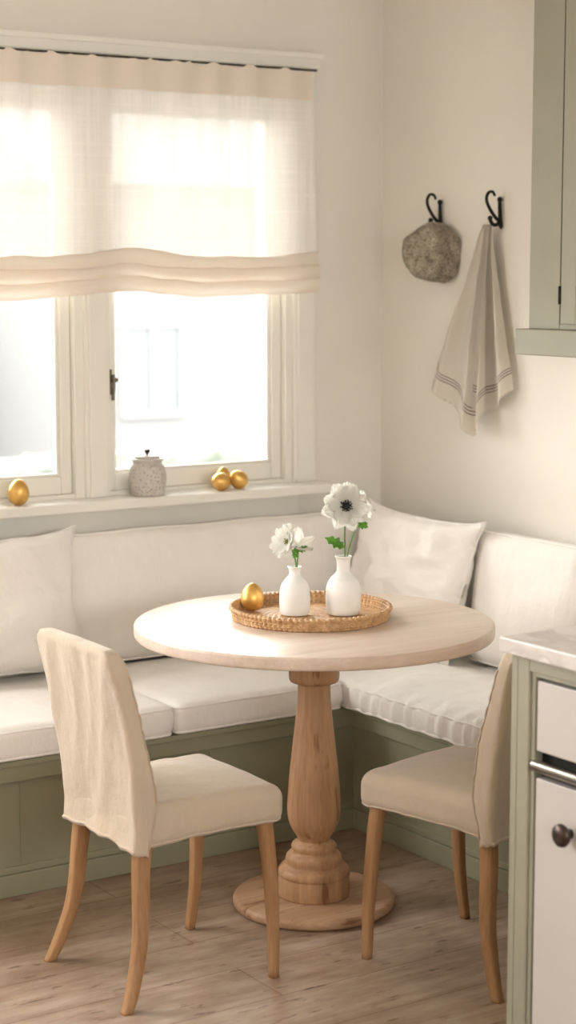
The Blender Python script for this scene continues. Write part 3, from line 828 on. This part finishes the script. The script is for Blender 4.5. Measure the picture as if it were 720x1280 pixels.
# hanging stone: faceted disc
bm = bmesh.new(); bmesh.ops.create_icosphere(bm, subdivisions=5, radius=1)
rnd = random.Random(12)
cuts = [(Vector((-.98, .18, .03)), .50), (Vector((-.62, -.78, -.12)), .62), (Vector((-.3, -.8, -.55)), .80), (Vector((-.35, .35, .87)), .86), (Vector((0, .1, -1)), .84), (Vector((0, .95, .3)), .93), (Vector((-.1, .8, -.6)), .90), (Vector((0, -.75, .65)), .94), (Vector((1, 0, 0)), .5), (Vector((-.45, -.2, .87)), .84), (Vector((-.7, .2, -.7)), .80)]
cuts = [(n_.normalized(), d_) for n_, d_ in cuts]
for v in bm.verts: v.co = Vector((v.co.x*.085, v.co.y*.120, v.co.z*.100))
cuts = [(Vector((-1.0, -.22, .05)), .058), (Vector((-.12, -.95, -.10)), .078), (Vector((-.3, -.8, -.6)), .090), (Vector((-.6, .2, .8)), .085), (Vector((-.2, -.6, .8)), .092), (Vector((-.2, .1, -1)), .086), (Vector((-.3, .95, .25)), .103), (Vector((-.5, .6, -.7)), .092), (Vector((1, 0, 0)), .045), (Vector((-.75, -.65, -.2)), .081)]
cuts = [(n_.normalized(), d_) for n_, d_ in cuts]
for v in bm.verts:
    v.co += v.co.normalized()*.006*nz(v.co.x*14, v.co.y*14, v.co.z*14)
    for n_, d_ in cuts:
        e = v.co.dot(n_)-d_
        if e > 0: v.co -= n_*e*.95
    v.co += v.co.normalized()*(.0035*nz(v.co.x*28, v.co.y*28, v.co.z*28)+.0015*nz(v.co.x*90, v.co.y*90, v.co.z*90))
st = obj('stone', bm, M['stone'], loc=(WX-.047, 4.800, 1.742)); tag(st, 'round grey-brown faceted stone hanging on the wall hook', 'stone')

# towel
m, nt, b = newmat('striped_towel_cotton')
uvn = node(nt, 'ShaderNodeUVMap'); sep = node(nt, 'ShaderNodeSeparateXYZ'); nt.links.new(uvn.outputs[0], sep.inputs[0])
acc = None
for c0 in (.868, .884, .900):
    a = node(nt, 'ShaderNodeMath', operation='SUBTRACT'); nt.links.new(sep.outputs['Y'], a.inputs[0]); a.inputs[1].default_value = c0
    ab = node(nt, 'ShaderNodeMath', operation='ABSOLUTE'); nt.links.new(a.outputs[0], ab.inputs[0])
    lt = node(nt, 'ShaderNodeMath', operation='LESS_THAN'); nt.links.new(ab.outputs[0], lt.inputs[0]); lt.inputs[1].default_value = .0028
    if acc is None: acc = lt
    else:
        mx_ = node(nt, 'ShaderNodeMath', operation='MAXIMUM'); nt.links.new(acc.outputs[0], mx_.inputs[0]); nt.links.new(lt.outputs[0], mx_.inputs[1]); acc = mx_
mc = node(nt, 'ShaderNodeMix', data_type='RGBA'); nt.links.new(acc.outputs[0], mc.inputs[0]); mc.inputs[6].default_value = srgb(250, 241, 228); mc.inputs[7].default_value = srgb(150, 128, 112)
nt.links.new(mc.outputs[2], b.inputs['Base Color']); b.inputs['Roughness'].default_value = .95; b.inputs['Sheen Weight'].default_value = .2; b.inputs['Specular IOR Level'].default_value = .1
bump(nt, b, noisetex(nt, coords(nt, (220, 220, 220)), 1, 2), .2, .0005)
M['towel_striped'] = m
tw = thing('hand_towel', 'cream cotton towel with three thin brown stripes hanging from hook', 'towel', (WX, 4.535, 1.83))
def towel_sheet(name, P0, bot, fold_amp, fold_n, x_top, x_bot, phase, fr=True):
    """P0: top gather y half-width; bot: list of (y,z) along bottom edge (relative)"""
    bm = bmesh.new(); uvl = bm.loops.layers.uv.new('UVMap'); nu, nv = 56, 60; G = []
    B = catmull([Vector((0, a, c_)) for a, c_ in bot], 20)
    for j in range(nv+1):
        t = j/nv; row = []
        for i in range(nu+1):
            s = i/nu; q = B[min(len(B)-1, int(s*(len(B)-1)))]
            f_ = s*(len(B)-1)-int(s*(len(B)-1)); q2 = B[min(len(B)-1, int(s*(len(B)-1))+1)]; q = q.lerp(q2, f_)
            sp = t**.95
            y = (s-.5)*-P0*2*(1-sp)+q.y*sp+.012*math.sin(t*3+s*2)*t
            z = q.z*t
            amp = fold_amp*(.25+.75*t**.7)
            x = x_top+(x_bot-x_top)*t+amp*math.sin(s*fold_n*2*PI+phase+.8*t)+.004*nz(s*5, t*9, phase)
            y += amp*.5*math.cos(s*fold_n*2*PI+phase)
            if j == nv and fr: z += .004*math.sin(s*160)
            x = min(x, -.004)
            row.append((bm.verts.new((x, y, z)), s, t))
        G.append(row)
    for j in range(nv):
        for i in range(nu):
            f4 = (G[j][i], G[j+1][i], G[j+1][i+1], G[j][i+1])
            f_ = bm.faces.new([k[0] for k in f4])
            for lp, k in zip(f_.loops, f4): lp[uvl].uv = (k[1], k[2])
    bmesh.ops.solidify(bm, geom=bm.faces[:], thickness=.0022)
    obj(name, bm, M['towel_striped'], tw)
towel_sheet('towel_fold', .016, [(.255, -.510), (.215, -.540), (.15, -.575), (.085, -.635), (.05, -.665), (.02, -.64), (-.015, -.585)], .019, 2.8, -.045, -.065, 1.1)
towel_sheet('towel_fold', .013, [(.10, -.56), (.03, -.585), (-.03, -.575), (-.065, -.545), (-.115, -.51)], .018, 1.6, -.032, -.036, 2.5)

# ------------------------------------------------------------------ sheer shade
sh = thing('roman_shade', 'sheer cream gauze shade gathered on a rod over the window', 'window shade', (2.6, WY-.055, 2.325))
SX0, SX1 = 1.86, 3.475
def shade_x(z):      # hem kicks out a little to the right
    return 0
def wave(x, t):
    return .006*math.sin(x*46+2.5*nz(x*3, 0, 0))*(1-.6*t)+.005*nz(x*6, t*2.5, 3)+.007*nz(x*2.2, t*1.5, 8)
def sheet(z0, z1, mat, name, yoff=0, nu=220, nv=40, gather=1.0, bulge=None, zfun=None):
    bm = bmesh.new(); G = []
    for j in range(nv+1):
        t = j/nv; row = []
        for i in range(nu+1):
            s = i/nu; x = SX0+(SX1-SX0)*s
            z = z0+(z1-z0)*t
            if zfun: z = zfun(x, t, z)
            tt = (2.325-z)/.69
            y = wave(x, tt)*gather+yoff+(bulge(x, t) if bulge else 0)
            xx = x+(.018*tt if s > .9 else 0)*(s-.9)*10
            if t < .001 and z0 > 2.3: z += .004*math.sin(x*90)+.003*math.sin(x*53)
            row.append(bm.verts.new((xx-2.6, y, z-2.325)))
        G.append(row)
    for j in range(nv):
        for i in range(nu): bm.faces.new((G[j][i], G[j+1][i], G[j+1][i+1], G[j][i+1]))
    return obj(name, bm, mat, sh)
def sag(x): return -.018*math.sin((x-SX0)/(2.77-SX0)*PI)*(x < 2.77)-.014*math.sin((x-2.77)/(SX1-2.77)*PI)*(x >= 2.77)
sheet(2.325, 1.70, M['gauze'], 'shade_cloth', 0, zfun=lambda x, t, z: z+sag(x)*t)
sheet(2.328, 2.235, M['gauze_thick'], 'top_band', -.004, nv=8)
# gathered bottom folds: stacked rolls of doubled cloth
for k, (zc, hh, d) in enumerate(((1.715, .040, .018), (1.680, .036, .030), (1.645, .032, .036))):
    bm = bmesh.new(); G = []; nu, nv = 220, 14
    for i in range(nu+1):
        s = i/nu; x = SX0+(SX1-SX0)*s; row = []
        zz = zc+sag(x)*1.1+.008*nz(x*4, k*3.1, 0)+.006*nz(x*11, k, 2)
        if abs(x-2.78) < .35: zz += .012*math.exp(-((x-2.78)/.10)**2)*(1 if k == 0 else .5)
        h2 = hh*(1+.25*nz(x*5, k*7, 4))
        for j in range(nv+1):
            a = -PI*.5+PI*1.25*j/nv
            # loop of cloth: down the front, curling under
            y = -d*max(0, math.cos(a-.25))*(.8+.3*nz(x*6, k, j*.1))-.003; z = zz+h2*math.sin(a)*.8
            row.append(bm.verts.new((x+.02*(s > .95)*(s-.95)*20*.6-2.6, y+wave(x, 1)*.6, z-2.325)))
        G.append(row)
    for i in range(nu):
        for j in range(nv): bm.faces.new((G[i][j], G[i+1][j], G[i+1][j+1], G[i][j+1]))
    obj('gathered_fold', bm, M['gauze_thick'], sh)
bm = tube(bmesh.new(), [(SX0-2.6-.02, .0, .006), (SX1-2.6+.015, 0, .006)], .0032, 10)
obj('rod', bm, M['bronze'], sh)

# ------------------------------------------------------------------ kitchen units on the right
KX, KY = 2.502, 2.917; KZ = .895
cab = thing('base_cabinet', 'sage green base cabinet with white drawer and door at lower right', 'cabinet', (KX, KY, 0))
def kb(*a, bev=.002): return bx(*a, bev=bev)
bm = bmesh.new()
box(bm, 0, .62, -.018, 0, 0, KZ)                       # end panel
box(bm, -.0, .03, -.055, -.018, 0, KZ, .003)           # stile
box(bm, .0, .03, -1.50, -.055, KZ-.030, KZ, .002)      # top rail
box(bm, .006, .03, -.067, -.055, 0, KZ-.030, .002); box(bm, .006, .03, -1.5, -.067, KZ-.040, KZ-.030, .002)
box(bm, .12, .62, -1.5, -.018, .05, .068); box(bm, .0, .62, -1.52, -1.5, 0, KZ); box(bm, .60, .62, -1.5, -.018, 0, KZ)
obj('cabinet_body', bm, M['green_cab'], cab, False)
obj('gap_shade_sheet', kb(.030, .034, -1.49, -.03, .07, KZ-.01, bev=0), M['gap_shade'], cab, False)  # dark sheet painted as the shade behind drawer and door gaps
dr = obj('drawer', kb(.006, .029, -.62, -.074, .700, KZ-.047), M['white_cab'], cab, False)
bm = tube(bmesh.new(), [(.004, -.070, .668), (.004, -.62, .668)], .0125, 16)
tube(bm, [(.028, -.10, .668), (.004, -.10, .668)], .005, 8); tube(bm, [(.028, -.58, .668), (.004, -.58, .668)], .005, 8)
obj('steel_rail', bm, M['steel'], cab)
do = obj('door', kb(.006, .029, -.62, -.074, .06, .642), M['white_cab'], cab, False)
kn = lathe([(0, 0), (.010, 0), (.008, .008), (.008, .014), (.021, .018), (.0245, .024), (.023, .030), (.013, .035), (0, .036)], 32)
kn.transform(Matrix.Translation((.006, -.182, .550)) @ Matrix.Rotation(-PI/2, 4, 'Y'))
obj('knob', kn, M['bronze'], do)
ct = obj('countertop', bx(-.020, .66, -1.56, .020, 0, .034, bev=.004), M['marble'], None, False, (KX, KY, KZ+.0003)); tag(ct, 'white veined marble countertop slab on the green base cabinet', 'countertop')

UX, UY, UZ = 3.48, 4.005, 1.525
up = thing('wall_cabinet', 'sage green wall cabinet at the upper right edge', 'cabinet', (UX, UY, UZ))
dpt = WX-UX-.001
bm = bmesh.new()
box(bm, 0, dpt, -.02, 0, 0, 1.1); box(bm, -.002, .020, -.125, .002, 0.0005, 1.101, .002)
box(bm, -.0015, .020, -1.0, -.1255, 0.0006, .012, .002); box(bm, .001, dpt, -1.0, -.021, 0.0004, .018); box(bm, 0, dpt, -1.02, -1.0, 0, 1.1); box(bm, 0, dpt, -1, 0, 1.08, 1.1); box(bm, dpt-.01, dpt, -1, 0, 0, 1.1)
obj('cabinet_body', bm, M['green_cab'], up, False)
bm = bmesh.new(); box(bm, -.030, dpt, -1.04, .030, -.073, 0, .004)
obj('bottom_molding', bm, M['green_cab'], up, False)
bm = bmesh.new(); D0, D1 = -.52, -.131
box(bm, .002, .020, D0, D1, .016, 1.07, .002)
for a in ((D1-.06, D1, .016, 1.07), (D0, D0+.06, .016, 1.07), (D0+.06, D1-.06, .016, .09), (D0+.06, D1-.06, 1.0, 1.07)): box(bm, -.004, .004, a[0], a[1], a[2], a[3], .002)
ud = obj('door', bm, M['green_cab'], up, False)
obj('hinge', tube(bmesh.new(), [(-.004, -.128, .07), (-.004, -.128, .12)], .005, 8), M['iron'], ud)
obj('gap_shade_sheet', kb(.021, .024, -.98, -.12, .014, 1.07, bev=0), M['gap_shade'], up, False)  # shade behind the wall cabinet door, painted as a dark sheet

# ------------------------------------------------------------------ light
sc = bpy.context.scene
wd = bpy.data.worlds.new('overcast_sky'); sc.world = wd; wd.use_nodes = True
bg = wd.node_tree.nodes['Background']; bg.inputs['Color'].default_value = (1.0, .995, .985, 1); bg.inputs['Strength'].default_value = 15.5
def portal(loc, rot, sx, sy):
    l = bpy.data.lights.new('opening_portal', 'AREA'); l.shape = 'RECTANGLE'; l.size = sx; l.size_y = sy; l.cycles.is_portal = True
    o = bpy.data.objects.new('opening_portal', l); C.objects.link(o); o.location = loc; o.rotation_euler = rot
portal((2.67, WY+.19, 1.63), (-PI/2, 0, 0), 1.45, 1.30)
portal((.3, WY+.19, 1.675), (-PI/2, 0, 0), 2.3, 1.45)
portal((1.1, RY0-.19, 1.8), (PI/2, 0, 0), 3.8, .6)  # covers the added fill opening in the back wall
sc.view_settings.view_transform = 'Standard'; sc.view_settings.look = 'None'; sc.view_settings.gamma = 1.0
sc.view_settings.use_curve_mapping = False; sc.view_settings.exposure = 0.0

# ------------------------------------------------------------------ camera
F = 2320.; pitch = math.atan((640-337)/F); A = math.radians(56.4)
cam = bpy.data.cameras.new('camera'); co = bpy.data.objects.new('camera', cam); C.objects.link(co); sc.camera = co
cam.sensor_fit = 'VERTICAL'; cam.sensor_height = 36; cam.lens = F/1280*36
co.location = (0, 0, 1.69)
d = Vector((math.cos(A)*math.cos(pitch), math.sin(A)*math.cos(pitch), -math.sin(pitch)))
co.rotation_euler = d.to_track_quat('-Z', 'Y').to_euler()
cam.dof.use_dof = True; cam.dof.focus_distance = 4.75; cam.dof.aperture_fstop = 2.6
cam.clip_start = .05
